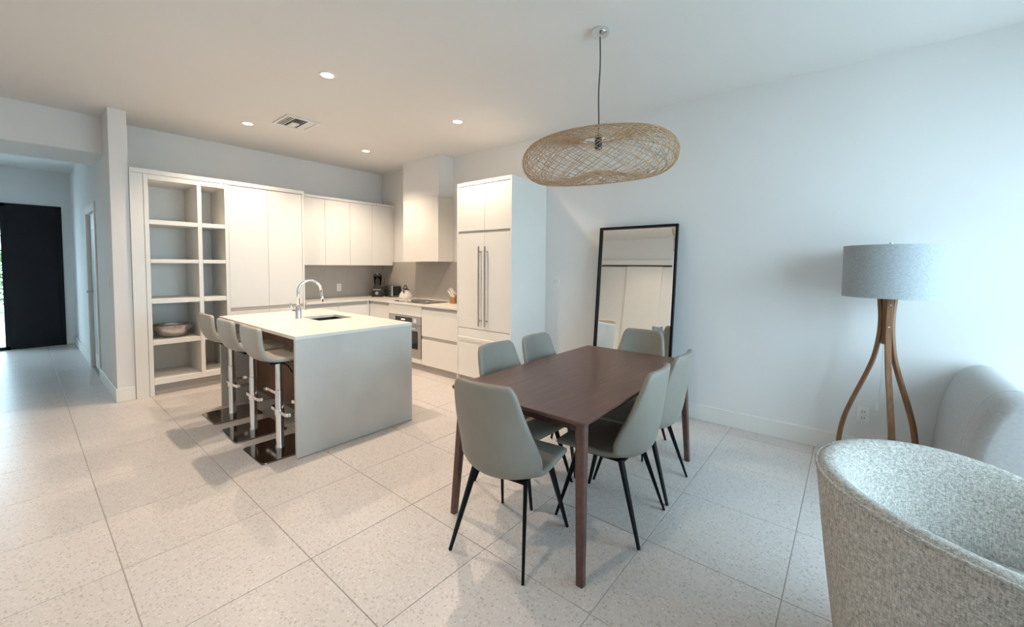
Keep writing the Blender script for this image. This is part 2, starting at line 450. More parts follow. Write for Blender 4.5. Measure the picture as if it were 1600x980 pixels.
# sliding glass doors at the window end
for k in range(3):
    x0 = WX0 + k * (WX1 - WX0) / 3; x1 = WX0 + (k + 1) * (WX1 - WX0) / 3
    bm = BM(); f = 0.05; yy0, yy1 = YR - 0.09, YR - 0.04
    box(bm, x0, x0 + f, yy0, yy1, 0, WZ); box(bm, x1 - f, x1, yy0, yy1, 0, WZ); box(bm, x0 + f, x1 - f, yy0, yy1, 0, 0.07); box(bm, x0 + f, x1 - f, yy0, yy1, WZ - f, WZ)
    wo = struct('window_%d' % (k + 1), bm, 'black_frame', 'sliding glass door panel number %d of the window end' % (k + 1))
    obj('pane', bx(x0 + f, x1 - f, YR - 0.07, YR - 0.062, 0.07, WZ - f), 'window_glass', wo)

# closet doors on the left wall (seen in the mirror)
edges = [-0.66, -1.48, -2.30, -3.12, -3.94]
for k in range(4):
    off = 0.022 if k % 2 else 0.05
    d = struct('door_%d' % (k + 3), bx(XL + off, XL + off + 0.024, edges[k + 1] - (0.02 if k % 2 else 0), edges[k] + (0.02 if k % 2 else 0), 0.012, 2.345, bev=0.002), 'cabinet_white', 'white sliding closet door panel')
    if k % 2 == 0: continue
    kn = BM(); lathe(kn, [(0.024, 0.0), (0.024, 0.006)], 20)
    bmesh.ops.rotate(kn, verts=kn.verts, cent=(0, 0, 0), matrix=Matrix.Rotation(PI / 2, 3, 'Y'))
    bmesh.ops.translate(kn, verts=kn.verts, vec=(XL + off + 0.022, edges[k + 1] + 0.09 if k % 2 == 0 else edges[k] - 0.09, 1.0))
    obj('finger_pull', kn, 'black_metal', d)
bm = BM(); box(bm, XL, XL + 0.10, -3.98, -0.62, 2.375, 2.49, bev=0.003)
for y0, y1 in ((-4.03, -3.96), (-0.64, -0.57)): box(bm, XL, XL + 0.09, y0, y1, 0, 2.49, bev=0.003)
struct('trim_2', bm, 'trim_paint', 'white head trim above the closet doors')
struct('trim_3', bx(XL, XL + 0.085, -3.96, -0.64, 2.35, 2.375), 'dark_gap', 'dark closet door track')

# outside
struct('ground_outside', box(box(BM(), -16, 12, YH + T + 0.01, YH + 22, -0.14, -0.06), -16, 12, YR - 22, YR - T - 0.01, -0.14, -0.06), 'pale_paving', 'pale paving outside')
bm = BM()
for k in range(2600):
    p = Vector((random.uniform(-9.5, -3.2), YH + 7 + random.uniform(0, 1.2), random.uniform(0, 1) ** 0.8 * (2.0 + 0.3 * math.sin(k))))
    n_ = Vector((random.uniform(-1, 1), random.uniform(-1, 1), random.uniform(-1, 1))).normalized(); s, t = frame_of(n_)
    L = random.uniform(0.06, 0.13)
    bm.faces.new([bm.verts.new(p + s * L), bm.verts.new(p + t * L * 0.45), bm.verts.new(p - s * L), bm.verts.new(p - t * L * 0.45)])
hg = obj('hedge', bm, 'leaf_green'); hg['kind'] = 'stuff'; tag(hg, 'green hedge outside beyond the glass beside the front door', 'hedge')

# hood chase on the right wall
struct('wall_chase', bx(-0.268, -0.0005, -1.828, -0.985, 2.421, H - 0.001), 'wall_paint', 'boxed white duct chase above the range hood')

# ------------------------------------------------------------------ wall plates
def outlet(name, label, cat, c, axis, sockets=2, kind='outlet'):
    """axis 'x': plate on the right wall facing -X; 'y': on back wall facing -Y"""
    t = thing(name, label, cat, c)
    def pl(u0, u1, z0, z1, d0, d1, bev=0.0):
        if axis == 'x': return bx(-d1, -d0, u0, u1, z0, z1, bev=bev)
        return bx(u0, u1, -d1, -d0, z0, z1, bev=bev)
    obj('plate', pl(-0.037, 0.037, -0.059, 0.059, 0.0, 0.006, 0.002), 'plate_white', t, local=True)
    if kind == 'outlet':
        for s in (-1, 1):
            so = obj('socket', pl(-0.017, 0.017, s * 0.024 - 0.016, s * 0.024 + 0.016, 0.006, 0.009, 0.001), 'trim_paint', t, local=True)
            for q in (-1, 1):
                obj('slot', pl(q * 0.007 - 0.0016, q * 0.007 + 0.0016, s * 0.024 - 0.004, s * 0.024 + 0.007, 0.009, 0.0095), 'black_plastic', so, local=True)
    elif kind == 'double':
        for s in (-1, 1):
            obj('rocker', pl(s * 0.017 - 0.012, s * 0.017 + 0.012, -0.032, 0.032, 0.006, 0.012, 0.002), 'plate_white', t, local=True)
    else:
        obj('rocker', pl(-0.016, 0.016, -0.034, 0.034, 0.006, 0.011, 0.002), 'plate_white', t, local=True)
    return t
outlet('wall_outlet', 'white double power outlet low on the wall beside the floor lamp', 'outlet', (-0.0005, -6.452, 0.329), 'x')
outlet('wall_outlet', 'white power outlet on the grey backsplash behind the island faucet', 'outlet', (-0.807, -0.0165, 1.076), 'y')
outlet('light_switch', 'white light switch on the wall between fridge panel and mirror', 'switch', (-0.0005, -3.659, 1.261), 'x', kind='double')
outlet('light_switch', 'white light switch on the hallway side of the wing wall', 'switch', (XW0 - 0.0005, -0.252, 1.231), 'x', kind='single')

# ------------------------------------------------------------------ tall open shelving
YT = -0.57; YB = -0.002
t = thing('shelf_unit', 'white open shelving unit in two bays beside the wing wall', 'shelf', (-2.895, -0.28, 0))
WH = 'cabinet_white'
obj('filler_panel', bx(XW1 + 0.002, -3.222, YT, YB, 0, 2.388, bev=0.0015), WH, t)
obj('side_panel', bx(-3.220, -3.182, YT - 0.004, YB, 0, 2.388, bev=0.0015), WH, t)
obj('side_panel', bx(-2.496, -2.460, YT - 0.004, YB, 0, 2.388, bev=0.0015), WH, t)
obj('divider', bx(-2.761, -2.721, YT - 0.003, -0.022, 0.12, 2.333, bev=0.0015), WH, t)
obj('back_panel', bx(-3.181, -2.497, -0.020, YB, 0.05, 2.388), WH, t)
obj('top_panel', bx(-3.181, -2.497, YT - 0.003, -0.021, 2.334, 2.388, bev=0.0015), WH, t)
for z0, z1 in ((1.861, 1.908), (1.445, 1.487), (1.005, 1.054), (0.554, 0.603)):
    obj('shelf', bx(-3.181, -2.762, YT - 0.001, -0.021, z0, z1, bev=0.0015), WH, t)
    obj('shelf', bx(-2.720, -2.497, YT - 0.001, -0.021, z0, z1, bev=0.0015), WH, t)
obj('bottom_panel', bx(-3.181, -2.497, YT - 0.001, -0.021, 0.119, 0.180, bev=0.0015), WH, t)
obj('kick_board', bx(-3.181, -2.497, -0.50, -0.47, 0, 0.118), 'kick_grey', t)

# bowl on the shelf
t = thing('metal_bowl', 'shallow hammered metal bowl on the open shelf', 'bowl', (-2.975, -0.36, 0.6035))
pr = catmull([(0.05, 0.0), (0.09, 0.006), (0.145, 0.05), (0.180, 0.105), (0.190, 0.138), (0.187, 0.139), (0.176, 0.106), (0.14, 0.055), (0.08, 0.014), (0.02, 0.010)], 4)
obj('bowl_body', lathe(BM(), pr, 40), 'bowl_metal', t, smooth=True, local=True)
obj('rim', tube(BM(), [(0.1885 * math.cos(a * PI / 20), 0.1885 * math.sin(a * PI / 20), 0.139) for a in range(40)], 0.003, 6, closed=True), 'dark_chrome', t, smooth=True, local=True)

# ------------------------------------------------------------------ tall cabinet
t = thing('tall_cabinet', 'tall white pantry cabinet with two flat doors beside the shelving', 'cabinet', (-2.02, -0.28, 0))
obj('body', bx(-2.458, -1.607, YT + 0.022, YB, 0.10, 2.386), 'cabinet_recess', t)
obj('end_panel', bx(-1.606, -1.581, YT - 0.006, YB, 0, 2.388, bev=0.0015), WH, t)
for x0, x1 in ((-2.457, -2.0305), (-2.0275, -1.608)):
    obj('door', bx(x0, x1, YT, YT + 0.020, 0.905, 2.384, bev=0.0015), WH, t)
    obj('lower_door', bx(x0, x1, YT, YT + 0.020, 0.10, 0.862, bev=0.0015), WH, t)
obj('finger_rail', bx(-2.457, -1.608, YT + 0.004, YT + 0.0215, 0.864, 0.903), 'kick_grey', t)
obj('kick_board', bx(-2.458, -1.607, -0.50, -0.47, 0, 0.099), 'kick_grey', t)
t = tag(obj('cornice_board', bx(XW1 + 0.002, -1.576, YT - 0.010, YB, 2.389, 2.4376, bev=0.002), WH), 'long white top board capping the shelving and tall cabinet', 'trim')

# ------------------------------------------------------------------ wall cabinets
YU = -0.36
ux = [-1.579, -1.187, -0.797, -0.418, -0.034]
for k in range(2):
    a, c, b_ = ux[2 * k], ux[2 * k + 1], ux[2 * k + 2]
    t = thing('wall_cabinet', ('white two-door wall cabinet next to the tall pantry cabinet', 'white two-door wall cabinet in the corner above the toaster')[k], 'cabinet', ((a + b_) / 2, -0.18, 1.432), group='wall cabinets over the back counter')
    obj('body', bx(a + 0.001, b_ - 0.001, YU + 0.021, YB, 1.433, 2.400), WH, t)
    for x0, x1 in ((a, c), (c, b_)):
        obj('door', bx(x0 + 0.0016, x1 - 0.0016, YU, YU + 0.019, 1.432, 2.398, bev=0.0015), WH, t)
tag(obj('corner_filler', bx(-0.033, -0.003, YU + 0.002, YB, 1.4925, 2.400), WH), 'narrow white filler strip between wall cabinets and right wall', 'panel')
tag(obj('cornice_board', bx(-1.5755, -0.003, YU - 0.010, YB, 2.401, 2.4376, bev=0.002), WH), 'white top board capping the wall cabinets', 'trim')

# ------------------------------------------------------------------ base cabinets
XF = -0.627; ZC0, ZC1 = 0.889, 0.9145
YF = -0.606
t = thing('base_cabinet', 'white base cabinet under the back counter behind the island', 'cabinet', (-1.1, -0.3, 0))
obj('body', bx(-1.578, -0.66, YF + 0.022, YB, 0.09, 0.888), 'cabinet_recess', t)
for x0, x1 in ((-1.578, -1.12), (-1.117, -0.66)):
    obj('door', bx(x0, x1, YF, YF + 0.020, 0.095, 0.838, bev=0.0015), WH, t)
obj('finger_rail', bx(-1.578, -0.66, YF + 0.008, YF + 0.0215, 0.840, 0.887), 'kick_grey', t)
obj('kick_board', bx(-1.578, -0.60, -0.55, -0.53, 0, 0.089), 'kick_grey', t)
obj('corner_post', bx(-0.658, -0.629, YF - 0.001, YF + 0.05, 0.09, 0.887, bev=0.001), WH, t)

def right_cab(y0, y1): return bx(XF + 0.022, -0.003, y0, y1, 0.09, 0.888)
t = thing('base_cabinet', 'narrow white base cabinet in the corner beside the oven', 'cabinet', (-0.31, -0.85, 0))
obj('body', right_cab(-1.130, -0.610), 'cabinet_recess', t)
obj('door', bx(XF, XF + 0.020, -1.129, -0.612, 0.095, 0.842, bev=0.0015), WH, t)
obj('finger_rail', bx(XF + 0.008, XF + 0.0215, -1.129, -0.612, 0.844, 0.887), 'kick_grey', t)
obj('kick_board', bx(-0.585, -0.565, -1.130, -0.55, 0, 0.089), 'kick_grey', t)

t = thing('oven_cabinet', 'white base cabinet housing the oven under the cooktop', 'cabinet', (-0.31, -1.51, 0))
obj('body', bx(XF + 0.03, -0.003, -1.888, -1.132, 0.09, 0.888), 'cabinet_recess', t)
obj('front_panel', bx(XF, XF + 0.020, -1.887, -1.133, 0.735, 0.886, bev=0.0015), WH, t)
obj('lower_panel', bx(XF, XF + 0.020, -1.887, -1.133, 0.095, 0.160, bev=0.0015), WH, t)
obj('kick_board', bx(-0.585, -0.565, -1.888, -1.132, 0, 0.089), 'kick_grey', t)

t = thing('oven', 'built-in stainless steel oven with dark glass door', 'oven', (-0.62, -1.51, 0.162))
obj('body', bx(XF + 0.004, XF + 0.0295, -1.884, -1.136, 0.163, 0.732), 'dark_gap', t)
cp = obj('control_panel', bx(XF - 0.006, XF + 0.003, -1.884, -1.136, 0.618, 0.731, bev=0.002), 'steel', t)
obj('display', bx(XF - 0.008, XF - 0.0062, -1.69, -1.30, 0.640, 0.712), 'black_glass', cp)
obj('digits', bx(XF - 0.0085, XF - 0.0081, -1.53, -1.44, 0.668, 0.686), 'display_glow', cp)
for y in (-1.755,): obj('button_plate', bx(XF - 0.009, XF - 0.0062, y - 0.03, y + 0.03, 0.648, 0.705, bev=0.002), 'plate_white', cp)
dr = obj('door', bx(XF - 0.008, XF + 0.003, -1.884, -1.136, 0.166, 0.612, bev=0.002), 'steel', t)
obj('window', bx(XF - 0.010, XF - 0.0082, -1.82, -1.20, 0.285, 0.535), 'black_glass', dr)
bm = BM(); tube(bm, [(XF - 0.045, -1.83, 0.580), (XF - 0.045, -1.19, 0.580)], 0.011, 10)
for y in (-1.80, -1.22): tube(bm, [(XF - 0.045, y, 0.580), (XF - 0.006, y, 0.580)], 0.007, 8)
obj('handle', bm, 'chrome', dr, smooth=True, angle=40)

t = thing('drawer_cabinet', 'white two-drawer base cabinet between oven and fridge', 'cabinet', (-0.31, -2.25, 0))
obj('body', right_cab(-2.612, -1.892), 'cabinet_recess', t)
obj('drawer', bx(XF, XF + 0.020, -2.611, -1.893, 0.487, 0.842, bev=0.0015), WH, t)
obj('drawer', bx(XF, XF + 0.020, -2.611, -1.893, 0.095, 0.444, bev=0.0015), WH, t)
for z0, z1 in ((0.844, 0.887), (0.446, 0.485)):
    obj('finger_rail', bx(XF + 0.008, XF + 0.0215, -2.611, -1.893, z0, z1), 'kick_grey', t)
obj('kick_board', bx(-0.585, -0.565, -2.614, -1.892, 0, 0.089), 'kick_grey', t)

bm = BM()
prism(bm, [(-1.579, -0.0165), (-1.579, YF - 0.016), (-0.645, YF - 0.016), (-0.645, -2.6155), (-0.0165, -2.6155), (-0.0165, -0.0165)], ZC0, ZC1)
tag(obj('countertop', bm, 'quartz'), 'L-shaped pale stone countertop running round the kitchen corner', 'countertop')
tag(obj('backsplash', bx(-1.579, -0.003, -0.015, -0.0015, 0.9, 1.431), 'splash_stone'), 'grey stone backsplash behind the blender on the back wall', 'backsplash')
tag(obj('backsplash', bx(-0.015, -0.0015, -1.042, -0.016, 0.9, 1.49), 'splash_stone'), 'grey stone backsplash behind the toaster and kettle', 'backsplash')
tag(obj('backsplash', bx(-0.018, -0.0015, -2.616, -1.044, 0.9, 1.491), 'splash_stone'), 'large grey stone backsplash behind the cooktop', 'backsplash')

t = thing('cooktop', 'black glass induction cooktop set in the counter', 'cooktop', (-0.36, -1.555, ZC1 + 0.0005))
obj('glass', prism(BM(), rrect(-0.225, 0.225, -0.365, 0.365, 0.015), 0, 0.006), 'black_glass', t, local=True)
for x, y, r_ in ((-0.10, -0.2, 0.085), (-0.10, 0.2, 0.10), (0.11, -0.2, 0.10), (0.11, 0.2, 0.075)):
    bm = BM(); tube(bm, [(x + r_ * math.cos(a * PI / 18), y + r_ * math.sin(a * PI / 18), 0.006) for a in range(36)], 0.0012, 4, closed=True)
    obj('ring', bm, 'steel', t, local=True)

t = thing('range_hood', 'white box range hood above the cooktop', 'hood', (-0.14, -1.42, 1.493))
bm = BM(); y0, y1, x0 = -1.833, -1.012, -0.282
box(bm, x0, -0.0015, y0, y0 + 0.02, 1.493, 2.419, bev=0.001); box(bm, x0, -0.0015, y1 - 0.02, y1, 1.493, 2.419, bev=0.001)
box(bm, x0, -0.0015, y0 + 0.02, y1 - 0.02, 2.40, 2.419)
obj('side_panels', bm, WH, t)
obj('front_panel', bx(x0 - 0.004, x0 + 0.018, y0 - 0.001, y1 + 0.001, 1.493, 2.419, bev=0.0015), WH, t)
obj('filter', bx(x0 + 0.02, -0.02, y0 + 0.022, y1 - 0.022, 1.505, 1.525), 'steel', t)

# ------------------------------------------------------------------ fridge column
YA, YZ = -2.6176, -3.4888; XR = -0.647
t = thing('fridge_cabinet', 'tall white panelled fridge housing on the right kitchen wall', 'fridge', (-0.32, -3.05, 0))
obj('side_panel', bx(XR - 0.004, -0.0015, YZ, YZ + 0.024, 0, 2.4286, bev=0.0015), WH, t)
obj('side_panel', bx(XR - 0.004, -0.0015, YA - 0.018, YA, 0, 2.4286, bev=0.0015), WH, t)
obj('body', bx(XR + 0.024, -0.0015, YZ + 0.025, YA - 0.019, 0.09, 2.384), 'cabinet_recess', t)
obj('top_board', bx(XR - 0.004, -0.0015, YZ + 0.0245, YA - 0.0185, 2.386, 2.4286, bev=0.0015), WH, t)
ym = -3.076
for y0, y1 in ((YZ + 0.026, ym - 0.0015), (ym + 0.0015, YA - 0.020)):
    obj('upper_door', bx(XR, XR + 0.022, y0, y1, 1.852, 2.380, bev=0.0015), WH, t)
    fdz = obj('fridge_door', bx(XR, XR + 0.022, y0, y1, 0.692, 1.822, bev=0.0015), WH, t)
    hy = ym + (0.052 if y1 > ym else -0.052) * 0.95
    bm = BM(); box(bm, XR - 0.052, XR - 0.036, hy - 0.011, hy + 0.011, 0.735, 1.665, bev=0.003)
    for z in (0.80, 1.60): box(bm, XR - 0.037, XR + 0.001, hy - 0.008, hy + 0.008, z - 0.01, z + 0.01)
    obj('handle', bm, 'steel', fdz)
obj('finger_rail', bx(XR + 0.008, XR + 0.0235, YZ + 0.026, YA - 0.020, 1.824, 1.850), 'kick_grey', t)
fz = obj('freezer_drawer', bx(XR, XR + 0.022, YZ + 0.026, YA - 0.020, 0.10, 0.684, bev=0.0015), WH, t)
bm = BM(); box(bm, XR - 0.045, XR - 0.032, YZ + 0.075, YA - 0.045, 0.570, 0.588, bev=0.003)
for y in (YZ + 0.13, YA - 0.11): box(bm, XR - 0.033, XR + 0.001, y - 0.008, y + 0.008, 0.572, 0.586)
obj('handle', bm, 'cabinet_white', fz)
obj('kick_board', bx(-0.60, -0.58, YZ + 0.025, YA - 0.019, 0, 0.089), 'kick_grey', t)

# ------------------------------------------------------------------ countertop appliances
ZT = ZC1 + 0.0005
t = thing('blender', 'black countertop blender with clear jar in the kitchen corner', 'blender', (-0.285, -0.295, ZT), rz=math.radians(-42))
bm = BM(); prism(bm, rrect(-0.088, 0.088, -0.085, 0.085, 0.02), 0, 0.02)
vs = [[(sx * a, sy * b2, z) for sx, sy in ((-1, -1), (1, -1), (1, 1), (-1, 1))] for a, b2, z in ((0.082, 0.080, 0.02), (0.080, 0.076, 0.10), (0.062, 0.060, 0.155), (0.055, 0.055, 0.175))]
rr = [[bm.verts.new(p) for p in q] for q in vs]
for a, b_ in zip(rr, rr[1:]):
    for k in range(4): bm.faces.new((a[k], a[(k + 1) % 4], b_[(k + 1) % 4], b_[k]))
bm.faces.new(rr[-1])
bs = obj('motor_base', bm, 'black_plastic', t, local=True)
kb = BM(); lathe(kb, [(0.026, 0), (0.026, 0.016), (0.022, 0.02)], 20)
bmesh.ops.rotate(kb, verts=kb.verts, cent=(0, 0, 0), matrix=Matrix.Rotation(PI / 2, 3, 'X')); bmesh.ops.translate(kb, verts=kb.verts, vec=(0, -0.078, 0.062))
obj('knob', kb, 'steel', bs, local=True, smooth=True, angle=40)
obj('trim_band', bx(-0.062, 0.062, -0.079, -0.070, 0.112, 0.126), 'steel', bs, local=True)
obj('jar', lathe(BM(), [(0.052, 0.176), (0.056, 0.20), (0.068, 0.335), (0.064, 0.335), (0.052, 0.205), (0.045, 0.19)], 20, caps=False), 'jar_glass', t, smooth=True, local=True)
obj('lid', lathe(BM(), [(0.070, 0.333), (0.072, 0.36), (0.05, 0.366), (0.04, 0.385), (0.01, 0.386)], 20), 'black_plastic', t, smooth=True, local=True, angle=35)
obj('jar_handle', tube(BM(), [(0.062, 0.01, 0.31), (0.105, 0.02, 0.305), (0.11, 0.02, 0.26), (0.098, 0.02, 0.215), (0.058, 0.01, 0.21)], 0.008, 8), 'jar_glass', t, smooth=True, local=True)

t = thing('toaster', 'stainless steel toaster with black ends beside the blender', 'toaster', (-0.125, -0.468, ZT))
obj('body', prism(BM(), rrect(-0.082, 0.090, -0.118, 0.118, 0.02), 0.014, 0.185), 'steel', t, local=True)
obj('foot_base', prism(BM(), rrect(-0.078, 0.086, -0.114, 0.114, 0.02), 0.0, 0.014), 'black_plastic', t, local=True)
for y in (-0.055, 0.055):
    obj('slot', bx(-0.055, 0.068, y - 0.018, y + 0.018, 0.1855, 0.1862), 'dark_gap', t, local=True)
    obj('lever', bx(-0.106, -0.082, y - 0.016, y + 0.016, 0.095, 0.110, bev=0.003), 'black_plastic', t, local=True)
    kb = BM(); lathe(kb, [(0.014, 0), (0.013, 0.014)], 16)
    bmesh.ops.rotate(kb, verts=kb.verts, cent=(0, 0, 0), matrix=Matrix.Rotation(-PI / 2, 3, 'Y')); bmesh.ops.translate(kb, verts=kb.verts, vec=(-0.082, y, 0.05))
    obj('knob', kb, 'black_plastic', t, local=True)
obj('side_panel', bx(-0.070, 0.080, -0.121, -0.1182, 0.02, 0.175), 'black_plastic', t, local=True)

t = thing('kettle', 'white stovetop kettle with black arched handle on the counter corner', 'kettle', (-0.19, -0.93, ZT), rz=math.radians(35))
obj('body', lathe(BM(), catmull([(0.095, 0.0), (0.104, 0.012), (0.10, 0.05), (0.075, 0.095), (0.045, 0.118), (0.04, 0.12)], 4), 28), 'kettle_white', t, smooth=True, local=True, angle=50)
ld = obj('lid', lathe(BM(), [(0.042, 0.119), (0.036, 0.128), (0.012, 0.132)], 20), 'kettle_white', t, smooth=True, local=True)
obj('lid_knob', lathe(BM(), [(0.008, 0.131), (0.016, 0.146), (0.012, 0.158), (0.004, 0.160)], 14), 'black_plastic', ld, smooth=True, local=True)
obj('spout', tube(BM(), [(0.07, 0, 0.06), (0.105, 0, 0.095), (0.128, 0, 0.125)], [0.024, 0.017, 0.012], 12), 'kettle_white', t, smooth=True, local=True)
obj('spout_cap', tube(BM(), [(0.122, 0, 0.117), (0.135, 0, 0.134)], [0.016, 0.014], 10), 'black_plastic', t, local=True)
obj('handle', tube(BM(), catmull([(0.06, 0, 0.11), (0.055, 0, 0.17), (0.01, 0, 0.205), (-0.05, 0, 0.195), (-0.085, 0, 0.14), (-0.088, 0, 0.085)], 5), 0.009, 8), 'black_plastic', t, smooth=True, local=True)

t = thing('knife_block', 'small wooden knife block with white-handled knives beside the fridge', 'knife block', (-0.24, -2.13, ZT), rz=0)
bm = BM(); pf = [(-0.055, 0.0), (0.06, 0.0), (0.085, 0.135), (0.02, 0.155), (-0.055, 0.075)]
a = [bm.verts.new((x, -0.042, z)) for x, z in pf]; b_ = [bm.verts.new((x, 0.042, z)) for x, z in pf]
bm.faces.new(a); bm.faces.new(list(reversed(b_)))
for k in range(5): bm.faces.new((a[k], b_[k], b_[(k + 1) % 5], a[(k + 1) % 5]))
obj('block', bm, 'knife_wood', t, local=True)
for k, (y, s, L) in enumerate(((-0.028, 0.25, 0.10), (0.0, 0.25, 0.115), (0.028, 0.25, 0.10), (-0.02, 0.7, 0.10), (0.005, 0.7, 0.11), (0.028, 0.7, 0.095))):
    p = Vector((-0.055 + s * 0.075, y, 0.075 + s * 0.08)); dv = Vector((-0.62, 0.18 * (1 if k % 2 else -0.2), 0.76))
    bm = BM(); tube(bm, [p - dv * 0.01, p + dv * L * 0.5, p + dv * L], [0.0085, 0.010, 0.0085], 8)
    obj('knife_handle', bm, 'plate_white', t, local=True, smooth=True, angle=50)

# ------------------------------------------------------------------ island
IX0, IX1, IY0, IY1 = -2.81, -1.78, -3.236, -1.456
t = thing('kitchen_island', 'pale stone waterfall island with a recessed wooden front', 'island', ((IX0 + IX1) / 2, (IY0 + IY1) / 2, 0))
SX0, SX1, SY0, SY1 = -2.29, -1.95, -2.50, -2.115
bm = BM(); z0, z1 = 0.889, 0.914
xs = [IX0, SX0, SX1, IX1]; ys = [IY0, SY0, SY1, IY1]
vt = {}
for z in (z0, z1):
    for i in range(4):
        for j in range(4): vt[i, j, z] = bm.verts.new((xs[i], ys[j], z))
for i in range(3):
    for j in range(3):
        if (i, j) == (1, 1): continue
        for z in (z0, z1): bm.faces.new((vt[i, j, z], vt[i + 1, j, z], vt[i + 1, j + 1, z], vt[i, j + 1, z]))
def side(p, q): bm.faces.new((vt[p + (z0,)], vt[q + (z0,)], vt[q + (z1,)], vt[p + (z1,)]))
for k in range(3):
    side((k, 0), (k + 1, 0)); side((k, 3), (k + 1, 3)); side((0, k), (0, k + 1)); side((3, k), (3, k + 1))
side((1, 1), (2, 1)); side((1, 2), (2, 2)); side((1, 1), (1, 2)); side((2, 1), (2, 2))
obj('worktop', bm, 'quartz', t)
obj('waterfall_panel', bx(IX0, IX1, IY0, IY0 + 0.028, 0.004, 0.8885, bev=0.001), 'shaded_quartz', t)
obj('waterfall_panel', bx(IX0, IX1, IY1 - 0.028, IY1, 0.004, 0.8885, bev=0.001), 'shaded_quartz', t)
bm = BM(); yy0, yy1 = IY0 + 0.029, IY1 - 0.029; xw = -2.475
npan = 4
for k in range(npan):
    a = yy0 + (yy1 - yy0) * k / npan; b_ = yy0 + (yy1 - yy0) * (k + 1) / npan
    obj('wood_panel', bx(xw - 0.018, xw, a + 0.001, b_ - 0.001, 0.095, 0.8885, bev=0.001), 'island_wood', t)
bm = BM()
box(bm, xw + 0.001, -1.83, yy0, SY0 - 0.03, 0.095, 0.888); box(bm, xw + 0.001, -1.83, SY1 + 0.03, yy1, 0.095, 0.888); box(bm, xw + 0.001, -1.83, SY0 - 0.03, SY1 + 0.03, 0.095, 0.66)
obj('body', bm, WH, t)
for k in range(3):
    a = yy0 + (yy1 - yy0) * k / 3; b_ = yy0 + (yy1 - yy0) * (k + 1) / 3
    obj('door', bx(-1.829, -1.809, a + 0.0015, b_ - 0.0015, 0.10, 0.845, bev=0.0015), WH, t)
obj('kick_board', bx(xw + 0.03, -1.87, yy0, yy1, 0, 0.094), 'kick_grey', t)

t = thing('sink', 'dark undermount sink in the island top', 'sink', ((SX0 + SX1) / 2, (SY0 + SY1) / 2, 0.69))
bm = BM(); w = 0.004; zb = 0.69
box(bm, SX0 - w, SX0, SY0 - w, SY1 + w, zb, 0.8885); box(bm, SX1, SX1 + w, SY0 - w, SY1 + w, zb, 0.8885)
box(bm, SX0, SX1, SY0 - w, SY0, zb, 0.8885); box(bm, SX0, SX1, SY1, SY1 + w, zb, 0.8885); box(bm, SX0, SX1, SY0, SY1, zb, zb + w)
obj('basin', bm, 'sink_dark', t)
obj('drain', lathe(BM(), [(0.04, zb + w), (0.04, zb + w + 0.003), (0.02, zb + w + 0.003)], 20, cx=(SX0 + SX1) / 2, cy=(SY0 + SY1) / 2), 'steel', t)

t = thing('faucet', 'chrome gooseneck pull-down faucet standing on the island', 'faucet', (-2.347, -2.19, 0.9145))
# spout swings toward the basin (local +X)
obj('base', lathe(BM(), [(0.029, 0), (0.027, 0.01), (0.025, 0.10), (0.020, 0.112)], 20), 'chrome', t, smooth=True, local=True, angle=40)
nk = [(0, 0, 0.10), (0, 0, 0.26)] + [(0.11 - 0.11 * math.cos(a * PI / 14), -0.02 * (a / 14), 0.26 + 0.11 * math.sin(a * PI / 14)) for a in range(1, 13)] + [(0.222, -0.022, 0.235)]
obj('neck', tube(BM(), nk, 0.0135, 12), 'chrome', t, smooth=True, local=True)
obj('spray_head', tube(BM(), [(0.2195, -0.0215, 0.25), (0.226, -0.023, 0.19), (0.232, -0.024, 0.150)], [0.0135, 0.0165, 0.014], 12), 'chrome', t, smooth=True, local=True)
lv = obj('lever_hub', tube(BM(), [(-0.005, 0.01, 0.07), (-0.02, 0.062, 0.07)], 0.017, 12), 'chrome', t, smooth=True, local=True, angle=40)
obj('lever', tube(BM(), [(-0.018, 0.052, 0.075), (-0.04, 0.062, 0.12), (-0.052, 0.066, 0.15)], [0.006, 0.005, 0.004], 8), 'chrome', lv, smooth=True, local=True)

# ------------------------------------------------------------------ upholstered shells
def shell(prof, nu, power=2.4, topround=0.10, topcut=0.22, n=6):
    """prof rows: (depth y, height z, half width, forward curl of the edges, upward lift of the edges)"""
    rows = catmull(prof, n); out = []
    N = len(rows) - 1
    for i, (y, z, w, c, l) in enumerate(rows):
        tt = i / N
        for lim, s in ((1 - topround, 1), (topround * 0.6, -1)):
            q = (tt - lim) / topround if s > 0 else (lim - tt) / (topround * 0.6)
            if q > 0: w *= 1 - topcut * q * q
        out.append([(u * w, y + c * abs(u) ** power, z + l * abs(u) ** power) for u in [(-1 + 2 * k / nu) for k in range(nu + 1)]])
    return grid(BM(), out)
def taper(bm, p0, p1, a0, b0, a1, b1, side=None):
    p0, p1 = Vector(p0), Vector(p1); d = (p1 - p0).normalized()
    s = Vector(side) if side else frame_of(d)[0]
    s = (s - d * s.dot(d)).normalized(); t_ = d.cross(s)
    A = [bm.verts.new(p0 + s * x * a0 + t_ * y * b0) for x, y in ((-1, -1), (1, -1), (1, 1), (-1, 1))]
    B_ = [bm.verts.new(p1 + s * x * a1 + t_ * y * b1) for x, y in ((-1, -1), (1, -1), (1, 1), (-1, 1))]
    bm.faces.new(A); bm.faces.new(list(reversed(B_)))
    for k in range(4): bm.faces.new((A[k], A[(k + 1) % 4], B_[(k + 1) % 4], B_[k]))
    return bm

